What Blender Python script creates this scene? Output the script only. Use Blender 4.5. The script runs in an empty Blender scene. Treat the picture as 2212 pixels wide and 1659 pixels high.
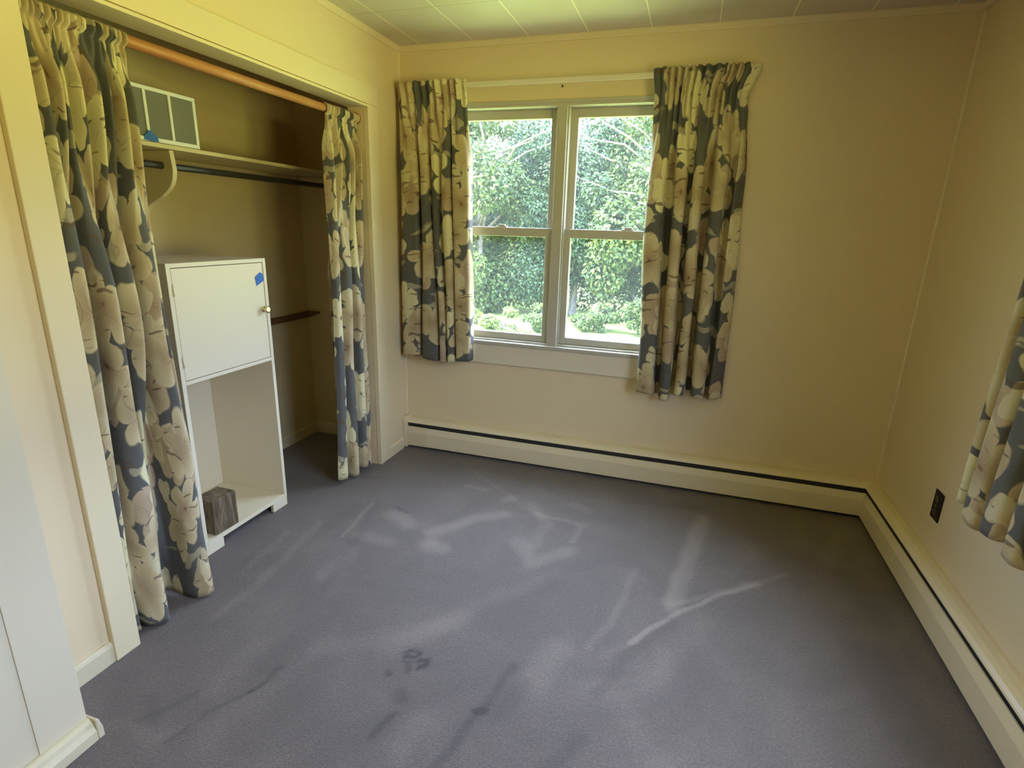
import bpy, math, random
import numpy as np
from mathutils import Vector, Matrix

S = bpy.context.scene
COL = S.collection
PI = math.pi

# ------------------------------------------------------------------ camera
W, H = 2.655, 2.30                     # room width and ceiling height (metres)
CP = (1.63552, -2.98528, 1.37903)
AX, AY, AZ, FPX = -0.27858, -0.02957, 0.30334, 1179.93


def cam_axes():
    cz, sz, cx, sx, cy, sy = math.cos(AZ), math.sin(AZ), math.cos(AX), math.sin(AX), math.cos(AY), math.sin(AY)
    rz = Matrix(((cz, -sz, 0), (sz, cz, 0), (0, 0, 1)))
    rx = Matrix(((1, 0, 0), (0, cx, -sx), (0, sx, cx)))
    ry = Matrix(((cy, 0, sy), (0, 1, 0), (-sy, 0, cy)))
    return rz @ rx @ ry


M3 = cam_axes()
cd = bpy.data.cameras.new('camera')
cam = bpy.data.objects.new('camera', cd)
COL.objects.link(cam)
rt, fw, up = M3.col[0], M3.col[1], M3.col[2]
cam.matrix_world = Matrix(((rt[0], up[0], -fw[0], CP[0]), (rt[1], up[1], -fw[1], CP[1]), (rt[2], up[2], -fw[2], CP[2]), (0, 0, 0, 1)))
cd.sensor_fit = 'HORIZONTAL'
cd.sensor_width = 36
cd.lens = FPX / 2212 * 36
cd.clip_start = 0.02
S.camera = cam

# ------------------------------------------------------------------ view, world, sun
S.view_settings.view_transform = 'Standard'
S.view_settings.look = 'None'
S.view_settings.exposure = 1.1
S.view_settings.gamma = 1.0
S.view_settings.use_curve_mapping = False
S.cycles.max_bounces = 14
S.cycles.diffuse_bounces = 8
S.cycles.glossy_bounces = 4
S.cycles.transparent_max_bounces = 16
S.cycles.sample_clamp_indirect = 6.0
S.cycles.caustics_reflective = False
S.cycles.caustics_refractive = False


class NT:
    """small helper around a node tree"""
    def __init__(self, tree):
        self.t = tree
        self.t.nodes.clear()

    def n(self, typ, ins=None, **props):
        nd = self.t.nodes.new(typ)
        for k, v in props.items():
            setattr(nd, k, v)
        for k, v in (ins or {}).items():
            s = nd.inputs[k]
            if isinstance(v, bpy.types.NodeSocket):
                self.t.links.new(v, s)
            else:
                s.default_value = v
        return nd

    def m(self, op, a, b=None, c=None, clamp=False):
        ins = {0: a}
        if b is not None:
            ins[1] = b
        if c is not None:
            ins[2] = c
        return self.n('ShaderNodeMath', ins, operation=op, use_clamp=clamp).outputs[0]

    def mix(self, f, a, b, blend='MIX'):
        return self.n('ShaderNodeMix', {0: f, 6: a, 7: b}, data_type='RGBA', blend_type=blend).outputs[2]

    def ramp(self, f, stops, interp='LINEAR'):
        r = self.n('ShaderNodeValToRGB', {0: f})
        cr = r.color_ramp
        cr.interpolation = interp
        while len(cr.elements) > 1:
            cr.elements.remove(cr.elements[-1])
        cr.elements[0].position, cr.elements[0].color = stops[0]
        for p, c in stops[1:]:
            e = cr.elements.new(p)
            e.color = c
        return r.outputs[0]


def srgb(r, g, b):
    def f(c):
        c /= 255.0
        return c / 12.92 if c <= 0.04045 else ((c + 0.055) / 1.055) ** 2.4
    return (f(r), f(g), f(b), 1.0)


wd = bpy.data.worlds.new('daylight')
S.world = wd
wd.use_nodes = True
w = NT(wd.node_tree)
tc = w.n('ShaderNodeTexCoord')
sep = w.n('ShaderNodeSeparateXYZ', {0: tc.outputs['Generated']})
z = w.m('MULTIPLY_ADD', sep.outputs[2], 0.5, 0.5)
SKY_UP, SKY_LOW = (8.5, 10.4, 15.0, 1), (5.8, 7.2, 11.2, 1)
TREE, LAWN = (0.75, 0.78, 0.30, 1), (7.0, 6.5, 2.1, 1)
sky = w.ramp(z, [(0.0, LAWN), (0.485, LAWN), (0.503, TREE), (0.535, TREE), (0.60, SKY_LOW), (0.74, SKY_LOW), (0.84, SKY_UP)])
bgn = w.n('ShaderNodeBackground', {0: sky, 1: 1.15})
out = w.n('ShaderNodeOutputWorld', {0: bgn.outputs[0]})

sd = bpy.data.lights.new('sun', 'SUN')
sd.energy = 17.0
sd.angle = 0.01
sd.color = (1.0, 0.93, 0.78)
sun = bpy.data.objects.new('sun', sd)
COL.objects.link(sun)
sun.rotation_euler = Vector((0.80, 0.30, -0.95)).to_track_quat('-Z', 'Y').to_euler()


def area(name, loc, direction, sx, sy, power=0, color=(1, 1, 1), portal=False):
    l = bpy.data.lights.new(name, 'AREA')
    l.shape = 'RECTANGLE'
    l.size, l.size_y = sx, sy
    l.energy = power
    l.color = color
    l.cycles.is_portal = portal
    o = bpy.data.objects.new(name, l)
    COL.objects.link(o)
    o.location = loc
    o.rotation_euler = Vector(direction).to_track_quat('-Z', 'Y').to_euler()
    return o


# window openings (also used by the walls)
BW = (0.235, 1.625, 0.735, 2.0)            # back window x0, x1, z0, z1
RW = (-2.68, -1.16, 0.735, 2.0)            # right window y0, y1, z0, z1
area('window_portal', ((BW[0] + BW[1]) / 2, 0.20, (BW[2] + BW[3]) / 2), (0, -1, 0), BW[1] - BW[0], BW[3] - BW[2], 1, portal=True)
area('window_portal', (W + 0.20, (RW[0] + RW[1]) / 2, (RW[2] + RW[3]) / 2), (-1, 0, 0), RW[1] - RW[0], RW[3] - RW[2], 1, portal=True)

# ------------------------------------------------------------------ mesh helpers


class MB:
    def __init__(self):
        self.v, self.f, self.sm = [], [], []

    def box(self, x0, x1, y0, y1, z0, z1):
        b = len(self.v)
        self.v += [(x, y, z) for z in (z0, z1) for y in (y0, y1) for x in (x0, x1)]
        for q in ((0, 2, 3, 1), (4, 5, 7, 6), (0, 1, 5, 4), (2, 6, 7, 3), (0, 4, 6, 2), (1, 3, 7, 5)):
            self.f.append(tuple(b + i for i in q))
            self.sm.append(False)
        return self

    def prism(self, poly, fn, a, b):
        """poly: 2-D outline; fn(p, q, t) -> xyz; extruded from t=a to t=b"""
        n, o = len(poly), len(self.v)
        self.v += [fn(p, q, a) for p, q in poly] + [fn(p, q, b) for p, q in poly]
        self.f.append(tuple(range(o + n - 1, o - 1, -1)))
        self.f.append(tuple(range(o + n, o + 2 * n)))
        self.sm += [False, False]
        for i in range(n):
            j = (i + 1) % n
            self.f.append((o + i, o + j, o + n + j, o + n + i))
            self.sm.append(False)
        return self

    def tube(self, pts, r, n=14, caps=True):
        pts = [Vector(p) for p in pts]
        rr = r if isinstance(r, (list, tuple)) else [r] * len(pts)
        o = len(self.v)
        prev = None
        for i, p in enumerate(pts):
            d = (pts[min(i + 1, len(pts) - 1)] - pts[max(i - 1, 0)]).normalized()
            if prev is None:
                a = d.cross(Vector((0, 0, 1)))
                if a.length < 0.05:
                    a = d.cross(Vector((1, 0, 0)))
            else:
                a = prev - d * prev.dot(d)
            a.normalize()
            prev = a
            b = d.cross(a)
            for k in range(n):
                t = 2 * PI * k / n
                self.v.append(tuple(p + (a * math.cos(t) + b * math.sin(t)) * rr[i]))
        for i in range(len(pts) - 1):
            for k in range(n):
                l = (k + 1) % n
                self.f.append((o + i * n + k, o + i * n + l, o + (i + 1) * n + l, o + (i + 1) * n + k))
                self.sm.append(True)
        if caps:
            self.f.append(tuple(o + k for k in range(n - 1, -1, -1)))
            e = o + (len(pts) - 1) * n
            self.f.append(tuple(e + k for k in range(n)))
            self.sm += [False, False]
        return self

    def sweep(self, prof, path, fn):
        """open profile [(d, z)] swept along path stations; fn(d, z, station) -> xyz"""
        o, n = len(self.v), len(prof)
        for s in path:
            self.v += [fn(d, zz, s) for d, zz in prof]
        for i in range(len(path) - 1):
            for k in range(n - 1):
                self.f.append((o + i * n + k, o + i * n + k + 1, o + (i + 1) * n + k + 1, o + (i + 1) * n + k))
                self.sm.append(False)
        return self

    def build(self, name, mat=None, parent=None, bevel=0.0, seg=2, solid=0.0):
        me = bpy.data.meshes.new(name)
        me.from_pydata([tuple(p) for p in self.v], [], self.f)
        me.polygons.foreach_set('use_smooth', self.sm)
        if mat:
            me.materials.append(mat)
        me.update()
        o = bpy.data.objects.new(name, me)
        COL.objects.link(o)
        if parent is not None:
            o.parent = parent
            o.matrix_parent_inverse = parent_inv(parent)
        if solid:
            md = o.modifiers.new('thickness', 'SOLIDIFY')
            md.thickness = solid
            md.offset = -1
        if bevel:
            md = o.modifiers.new('bevel', 'BEVEL')
            md.width = bevel
            md.segments = seg
            md.limit_method = 'ANGLE'
            md.angle_limit = math.radians(35)
        return o


def parent_inv(p):
    return Matrix.Translation(-Vector(p.location)) if p.type == 'EMPTY' else Matrix.Identity(4)


def tag(o, label=None, cat=None, group=None, kind=None):
    if label:
        o['label'] = label
    if cat:
        o['category'] = cat
    if group:
        o['group'] = group
    if kind:
        o['kind'] = kind
    return o


def thing(name, loc, label=None, cat=None, group=None, kind=None):
    o = bpy.data.objects.new(name, None)
    COL.objects.link(o)
    o.location = loc
    o.empty_display_size = 0.1
    return tag(o, label, cat, group, kind)


# ------------------------------------------------------------------ materials


def mat(name):
    m = bpy.data.materials.new(name)
    m.use_nodes = True
    return m, NT(m.node_tree)


def finish(t, bsdf, disp=None):
    ins = {0: bsdf.outputs[0]}
    t.n('ShaderNodeOutputMaterial', ins)


def paint(name, col, rough=0.55, vary=0.05, scale=3.0, bump=0.03, bscale=220.0, spec=0.3):
    m, t = mat(name)
    c = t.n('ShaderNodeTexCoord').outputs['Object']
    nz = t.n('ShaderNodeTexNoise', {'Vector': c, 'Scale': scale, 'Detail': 5.0, 'Roughness': 0.6}).outputs['Fac']
    k = t.m('MULTIPLY_ADD', nz, 2 * vary, 1.0 - vary)
    cc = t.n('ShaderNodeVectorMath', {0: col[:3], 1: (1, 1, 1)}, operation='MULTIPLY').outputs[0]
    sc = t.n('ShaderNodeVectorMath', {0: cc, 'Scale': k}, operation='SCALE').outputs[0]
    fine = t.n('ShaderNodeTexNoise', {'Vector': c, 'Scale': bscale, 'Detail': 2.0}).outputs['Fac']
    bp = t.n('ShaderNodeBump', {'Strength': bump, 'Distance': 0.002, 'Height': fine}).outputs[0]
    b = t.n('ShaderNodeBsdfPrincipled', {'Base Color': sc, 'Roughness': rough, 'Specular IOR Level': spec, 'Normal': bp})
    finish(t, b)
    return m


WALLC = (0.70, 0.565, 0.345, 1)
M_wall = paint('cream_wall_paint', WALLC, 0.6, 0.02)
M_closet = paint('shade_toned_closet_paint', (0.58, 0.465, 0.25, 1), 0.6, 0.04)  # wall paint darkened evenly, putting the closet's shade into the colour
M_wallnear = paint('daylight_toned_wall_paint', (0.64, 0.555, 0.39, 1), 0.6, 0.02)  # wall paint made less yellow, putting the cool light here into the colour
M_trim = paint('cream_trim_paint', (0.70, 0.585, 0.365, 1), 0.42, 0.02)
M_base = paint('scuffed_cream_trim', (0.62, 0.54, 0.35, 1), 0.45, 0.10, 14.0)
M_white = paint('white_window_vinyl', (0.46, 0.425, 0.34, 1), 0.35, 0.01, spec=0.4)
M_apron = paint('offwhite_apron_paint', (0.68, 0.59, 0.43, 1), 0.45, 0.03)
M_heat = paint('cream_heater_enamel', (0.70, 0.595, 0.39, 1), 0.38, 0.02, spec=0.4, bump=0.01)
M_sleeve = paint('yellowed_heater_enamel', (0.64, 0.54, 0.335, 1), 0.40, 0.03, bump=0.01)
M_cab = paint('white_cabinet_paint', (0.70, 0.615, 0.43, 1), 0.45, 0.02, spec=0.35)
M_shelf = paint('cream_shelf_paint', (0.60, 0.505, 0.29, 1), 0.5, 0.04)
M_dark = paint('dark_void', (0.012, 0.012, 0.010, 1), 0.8, 0.2)
M_fin = paint('dark_fin_metal', (0.030, 0.028, 0.022, 1), 0.6, 0.3)
M_pipe = paint('dark_steel_pipe', (0.035, 0.034, 0.028, 1), 0.4, 0.3, 20, spec=0.5)
M_screenframe = paint('white_aluminium_frame', (0.74, 0.75, 0.70, 1), 0.4, 0.02)
M_tape = paint('blue_painter_tape', (0.035, 0.135, 0.42, 1), 0.6, 0.10, 60, bump=0.2)
M_outlet = paint('dark_brown_plastic', (0.014, 0.008, 0.006, 1), 0.5, 0.1, spec=0.2)
M_slot = paint('brown_socket_plastic', (0.032, 0.018, 0.010, 1), 0.4, 0.1, spec=0.5)
M_railwhite = paint('white_curtain_track', (0.68, 0.62, 0.47, 1), 0.35, 0.01, spec=0.4)
M_mark = paint('dark_nail', (0.02, 0.015, 0.01, 1), 0.5, 0.1)

# ceiling tiles with flat joint lines; light caught on the bevels is painted bright
M_ceil, t = mat('ceiling_tile_paint')
c = t.n('ShaderNodeTexCoord').outputs['Object']
sp = t.n('ShaderNodeSeparateXYZ', {0: c})


def seam(t, v, off, per, wd_):
    a = t.m('SUBTRACT', v, off)
    a = t.m('DIVIDE', a, per)
    a = t.m('SUBTRACT', a, t.m('FLOOR', t.m('ADD', a, 0.5)))
    return t.m('LESS_THAN', t.m('ABSOLUTE', a), wd_ / per)


sx = seam(t, sp.outputs[0], 0.141, 0.300, 0.0026)
sy = seam(t, sp.outputs[1], -0.476, 0.600, 0.0022)
nz = t.n('ShaderNodeTexNoise', {'Vector': c, 'Scale': 9.0, 'Detail': 4.0}).outputs['Fac']
base = t.mix(nz, (0.56, 0.50, 0.385, 1), (0.62, 0.555, 0.44, 1))
base = t.mix(sx, base, (0.88, 0.82, 0.60, 1))
base = t.mix(sy, base, (0.42, 0.36, 0.22, 1))
b = t.n('ShaderNodeBsdfPrincipled', {'Base Color': base, 'Roughness': 0.45, 'Specular IOR Level': 0.35})
finish(t, b)

# carpet
M_carpet, t = mat('charcoal_cut_pile_carpet')
c = t.n('ShaderNodeTexCoord').outputs['Object']
at = t.n('ShaderNodeAttribute', attribute_name='pile').outputs['Fac']
n1 = t.n('ShaderNodeTexNoise', {'Vector': c, 'Scale': 2.6, 'Detail': 6.0, 'Roughness': 0.62, 'Distortion': 1.2}).outputs['Fac']
n2 = t.n('ShaderNodeTexNoise', {'Vector': c, 'Scale': 260.0, 'Detail': 3.0, 'Roughness': 0.7}).outputs['Fac']
n4 = t.n('ShaderNodeTexNoise', {'Vector': c, 'Scale': 120.0, 'Detail': 2.0, 'Roughness': 0.7}).outputs['Fac']
n3 = t.n('ShaderNodeTexNoise', {'Vector': c, 'Scale': 34.0, 'Detail': 4.0, 'Roughness': 0.7}).outputs['Fac']
f = t.m('MULTIPLY_ADD', n1, 0.9, -0.45)
f = t.m('MULTIPLY_ADD', at, 1.6, f)
f = t.m('MULTIPLY_ADD', n3, 0.14, f)
f = t.m('MULTIPLY_ADD', n2, 0.60, f)
f = t.m('ADD', f, t.m('MULTIPLY_ADD', n4, 1.5, -0.75))
cc = t.ramp(t.m('MULTIPLY_ADD', f, 0.32, 0.28), [(0.0, (0.016, 0.010, 0.007, 1)), (0.38, (0.104, 0.079, 0.066, 1)), (0.62, (0.225, 0.178, 0.150, 1)), (1.0, (0.36, 0.285, 0.23, 1))])
bp = t.n('ShaderNodeBump', {'Strength': 0.9, 'Distance': 0.006, 'Height': n2}).outputs[0]
b = t.n('ShaderNodeBsdfPrincipled', {'Base Color': cc, 'Roughness': 0.50, 'Specular IOR Level': 0.5, 'Sheen Weight': 0.25, 'Sheen Roughness': 0.5,
                                     'Sheen Tint': (1.0, 0.92, 0.88, 1), 'Normal': bp})
finish(t, b)


def wood(name, c0, c1, c2, axis, scale=7.0, stretch=0.08, rough=0.45, spec=0.4):
    m, t = mat(name)
    c = t.n('ShaderNodeTexCoord').outputs['Object']
    s = [1.0, 1.0, 1.0]
    s[axis] = stretch
    mp = t.n('ShaderNodeMapping', {'Vector': c, 'Scale': tuple(s)}).outputs[0]
    a = t.n('ShaderNodeTexNoise', {'Vector': mp, 'Scale': scale * 4, 'Detail': 6.0, 'Roughness': 0.65, 'Distortion': 0.8}).outputs['Fac']
    g = t.n('ShaderNodeTexNoise', {'Vector': mp, 'Scale': scale * 22, 'Detail': 3.0}).outputs['Fac']
    f = t.m('MULTIPLY_ADD', g, 0.35, t.m('MULTIPLY', a, 0.8))
    cc = t.ramp(f, [(0.30, c0), (0.52, c1), (0.80, c2)])
    bp = t.n('ShaderNodeBump', {'Strength': 0.25, 'Distance': 0.002, 'Height': f}).outputs[0]
    b = t.n('ShaderNodeBsdfPrincipled', {'Base Color': cc, 'Roughness': rough, 'Specular IOR Level': spec, 'Normal': bp})
    finish(t, b)
    return m


M_rodwood = wood('varnished_pine_rod', srgb(112, 68, 34), srgb(172, 116, 68), srgb(196, 144, 92), 1)
M_block = wood('weathered_timber', (0.034, 0.022, 0.010, 1), (0.100, 0.070, 0.036, 1), (0.28, 0.22, 0.14, 1), 2, 5.0, 0.15, 0.8, 0.2)
M_cleat = wood('dark_brown_cleat', (0.06, 0.028, 0.013, 1), (0.13, 0.062, 0.03, 1), (0.19, 0.10, 0.05, 1), 1)

M_brass, t = mat('pale_brass')
b = t.n('ShaderNodeBsdfPrincipled', {'Base Color': (0.86, 0.74, 0.46, 1), 'Metallic': 1.0, 'Roughness': 0.22})
finish(t, b)

# window pane: mostly see-through with a faint reflection
M_glass, t = mat('window_pane_glass')
tr = t.n('ShaderNodeBsdfTransparent', {0: (0.95, 0.97, 0.96, 1)})
gl = t.n('ShaderNodeBsdfGlossy', {0: (1, 1, 1, 1), 'Roughness': 0.02})
fr = t.m('POWER', t.n('ShaderNodeLayerWeight', {'Blend': 0.5}).outputs['Facing'], 4.0)
mx = t.n('ShaderNodeMixShader', {0: t.m('MULTIPLY_ADD', fr, 0.45, 0.025), 1: tr.outputs[0], 2: gl.outputs[0]})
veil = t.n('ShaderNodeBsdfTranslucent', {0: (0.9, 0.92, 0.9, 1)})  # haze over the view outside, mixed into the pane as faint white
mx = t.n('ShaderNodeMixShader', {0: 0.008, 1: mx.outputs[0], 2: veil.outputs[0]})
finish(t, mx)

# insect mesh of the loose screen
M_mesh, t = mat('grey_insect_mesh')
tr = t.n('ShaderNodeBsdfTransparent', {0: (1, 1, 1, 1)})
b = t.n('ShaderNodeBsdfPrincipled', {'Base Color': (0.20, 0.20, 0.17, 1), 'Roughness': 0.7})
mx = t.n('ShaderNodeMixShader', {0: 0.72, 1: tr.outputs[0], 2: b.outputs[0]})
finish(t, mx)


# floral curtain cloth; UV is in metres along the cloth
def floral(name, seed):
    m, t = mat(name)
    uv = t.n('ShaderNodeUVMap').outputs[0]
    uv = t.n('ShaderNodeVectorMath', {0: uv, 1: (seed * 3.17, seed * 1.93, 0)}, operation='ADD').outputs[0]
    wn = t.n('ShaderNodeTexNoise', {'Vector': uv, 'Scale': 6.0, 'Detail': 2.0}).outputs['Color']
    wv = t.n('ShaderNodeVectorMath', {0: wn, 1: (0.5, 0.5, 0.5)}, operation='SUBTRACT').outputs[0]
    wv = t.n('ShaderNodeVectorMath', {0: wv, 'Scale': 0.12}, operation='SCALE').outputs[0]
    uvd = t.n('ShaderNodeVectorMath', {0: uv, 1: wv}, operation='ADD').outputs[0]

    def flowers(scale, off, r0, lobes, depth):
        u = t.n('ShaderNodeVectorMath', {0: uvd, 1: off}, operation='ADD').outputs[0]
        vo = t.n('ShaderNodeTexVoronoi', {'Vector': u, 'Scale': scale, 'Randomness': 0.85}, voronoi_dimensions='2D', feature='F1')
        d = t.n('ShaderNodeVectorMath', {0: u, 1: vo.outputs['Position']}, operation='SUBTRACT').outputs[0]
        xy = t.n('ShaderNodeSeparateXYZ', {0: d})
        cs = t.n('ShaderNodeSeparateColor', {0: vo.outputs['Color']})
        ang = t.m('ADD', t.m('ARCTAN2', xy.outputs[1], xy.outputs[0]), t.m('MULTIPLY', cs.outputs[0], 6.283))
        r = t.n('ShaderNodeVectorMath', {0: d}, operation='LENGTH').outputs['Value']
        pe = t.m('ABSOLUTE', t.m('COSINE', t.m('MULTIPLY', ang, lobes / 2)))
        bd = t.m('MULTIPLY', t.m('MULTIPLY_ADD', t.m('POWER', pe, 0.55), depth, 1 - depth), r0)
        q = t.m('DIVIDE', r, bd)
        mask = t.m('MULTIPLY', t.m('SUBTRACT', 1.06, q), 14.0, clamp=True)
        vein = t.m('MULTIPLY', t.m('LESS_THAN', pe, t.m('MULTIPLY_ADD', q, -0.20, 0.15)), t.m('LESS_THAN', q, 0.7))
        return mask, q, vein, cs, pe

    ground_n = t.n('ShaderNodeTexNoise', {'Vector': uv, 'Scale': 10.0, 'Detail': 3.0}).outputs['Fac']
    col = t.mix(ground_n, srgb(86, 85, 80), srgb(106, 104, 97))
    # leaves: long pale strokes
    wvx = t.n('ShaderNodeTexNoise', {'Vector': t.n('ShaderNodeMapping', {'Vector': uvd, 'Rotation': (0, 0, 0.7), 'Scale': (3.2, 14, 1)}).outputs[0], 'Scale': 1.0, 'Detail': 1.0}).outputs['Fac']
    leaf = t.m('MULTIPLY', t.m('SUBTRACT', wvx, 0.63), 40.0, clamp=True)
    col = t.mix(leaf, col, srgb(166, 156, 128))
    # back flowers, tan
    k, q, v, cs, pe = flowers(4.1, (5.3, 2.2, 0), 0.112, 4, 0.44)
    pc = t.mix(t.m('MULTIPLY', q, 0.9, clamp=True), srgb(158, 134, 100), srgb(194, 174, 134))
    pc = t.mix(t.m('MULTIPLY', cs.outputs[1], 0.5), pc, srgb(188, 164, 144))
    pc = t.mix(t.m('MULTIPLY', v, 0.6), pc, srgb(112, 84, 62))
    col = t.mix(t.m('MULTIPLY', k, t.m('GREATER_THAN', cs.outputs[2], 0.42)), col, pc)
    # small buds, cool
    k, q, v, cs, pe = flowers(5.6, (1.3, 7.9, 0), 0.052, 3, 0.3)
    col = t.mix(t.m('MULTIPLY', k, t.m('GREATER_THAN', cs.outputs[1], 0.35)), col, srgb(204, 192, 154))
    # front flowers, large and pale
    k, q, v, cs, pe = flowers(3.7, (0.0, 0.0, 0), 0.126, 5, 0.48)
    pc = t.mix(t.m('MULTIPLY', q, 0.95, clamp=True), srgb(166, 142, 106), srgb(206, 190, 148))
    pc = t.mix(t.m('MULTIPLY', t.m('GREATER_THAN', cs.outputs[2], 0.72), 0.7), pc, srgb(228, 220, 172))
    pc = t.mix(t.m('MULTIPLY', v, 0.5), pc, srgb(112, 80, 60))
    ctr = t.m('MULTIPLY', t.m('SUBTRACT', 0.12, q), 12.0, clamp=True)
    pc = t.mix(ctr, pc, srgb(128, 88, 62))
    col = t.mix(k, col, pc)
    # fine dark drawing lines
    ln = t.n('ShaderNodeTexNoise', {'Vector': uvd, 'Scale': 5.0, 'Detail': 1.0}).outputs['Fac']
    lm = t.m('LESS_THAN', t.m('ABSOLUTE', t.m('SUBTRACT', ln, 0.47)), 0.0045)
    col = t.mix(t.m('MULTIPLY', lm, 0.25), col, srgb(96, 76, 58))
    for rot_, off_ in ((-0.55, 0.0), (0.9, 7.0)):
        bs = t.n('ShaderNodeTexNoise', {'Vector': t.n('ShaderNodeMapping', {'Vector': uvd, 'Location': (off_, off_, 0), 'Rotation': (0, 0, rot_), 'Scale': (6.0, 40, 1)}).outputs[0], 'Scale': 1.0, 'Detail': 1.0}).outputs['Fac']
        col = t.mix(t.m('MULTIPLY', t.m('MULTIPLY', t.m('SUBTRACT', bs, 0.685), 40.0, clamp=True), 0.75), col, srgb(104, 82, 62))
    wv_ = t.n('ShaderNodeTexNoise', {'Vector': uv, 'Scale': 900.0, 'Detail': 1.0}).outputs['Fac']
    bp = t.n('ShaderNodeBump', {'Strength': 0.15, 'Distance': 0.001, 'Height': wv_}).outputs[0]
    b = t.n('ShaderNodeBsdfPrincipled', {'Base Color': col, 'Roughness': 0.75, 'Specular IOR Level': 0.2, 'Sheen Weight': 0.08, 'Normal': bp})
    tl = t.n('ShaderNodeBsdfTranslucent', {0: col})
    mx = t.n('ShaderNodeMixShader', {0: 0.10, 1: b.outputs[0], 2: tl.outputs[0]})
    finish(t, mx)
    return m


# ------------------------------------------------------------------ room shell
YN = -3.75                       # near wall, behind the camera
OP0, OP1, OPZ = -1.904, -0.357, 1.940      # closet opening y range and top
CB, CE = -0.684, -2.20           # closet back plane x, closet near end y
NP = 0.205                       # face of the wall section near the camera
NPY = -2.206

mb = MB()
mb.box(-0.10, BW[0], 0, 0.15, 0, H)
mb.box(BW[1], W + 0.15, 0, 0.15, 0, H)
mb.box(BW[0], BW[1], 0, 0.15, 0, BW[2])
mb.box(BW[0], BW[1], 0, 0.15, BW[3], H)
tag(mb.build('wall_back', M_wall), kind='structure')
mb = MB()
mb.box(W, W + 0.15, RW[1], 0, 0, H)
mb.box(W, W + 0.15, YN, RW[0], 0, H)
mb.box(W, W + 0.15, RW[0], RW[1], 0, RW[2])
mb.box(W, W + 0.15, RW[0], RW[1], RW[3], H)
tag(mb.build('wall_right', M_wall), kind='structure')
mb = MB()
mb.box(-0.10, 0, OP1, 0, 0, H)
mb.box(-0.10, 0, NPY, OP0, 0, H)
mb.box(-0.10, 0, OP0, OP1, OPZ, H)
tag(mb.build('wall_left', M_wall), kind='structure')
tag(MB().box(-0.10, NP, YN, NPY, 0, H).build('wall_left_front', M_wallnear, bevel=0.004), kind='structure')
tag(MB().box(NP, W + 0.15, YN - 0.12, YN, 0, H).build('wall_front', M_wall), kind='structure')
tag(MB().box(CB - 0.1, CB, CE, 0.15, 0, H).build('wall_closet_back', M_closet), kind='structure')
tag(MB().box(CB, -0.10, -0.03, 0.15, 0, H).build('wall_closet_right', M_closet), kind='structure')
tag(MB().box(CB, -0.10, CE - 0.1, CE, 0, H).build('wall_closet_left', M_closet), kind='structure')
tag(MB().box(CB - 0.1, W + 0.15, YN - 0.12, 0.15, H, H + 0.12).build('ceiling', M_ceil), kind='structure')

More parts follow.
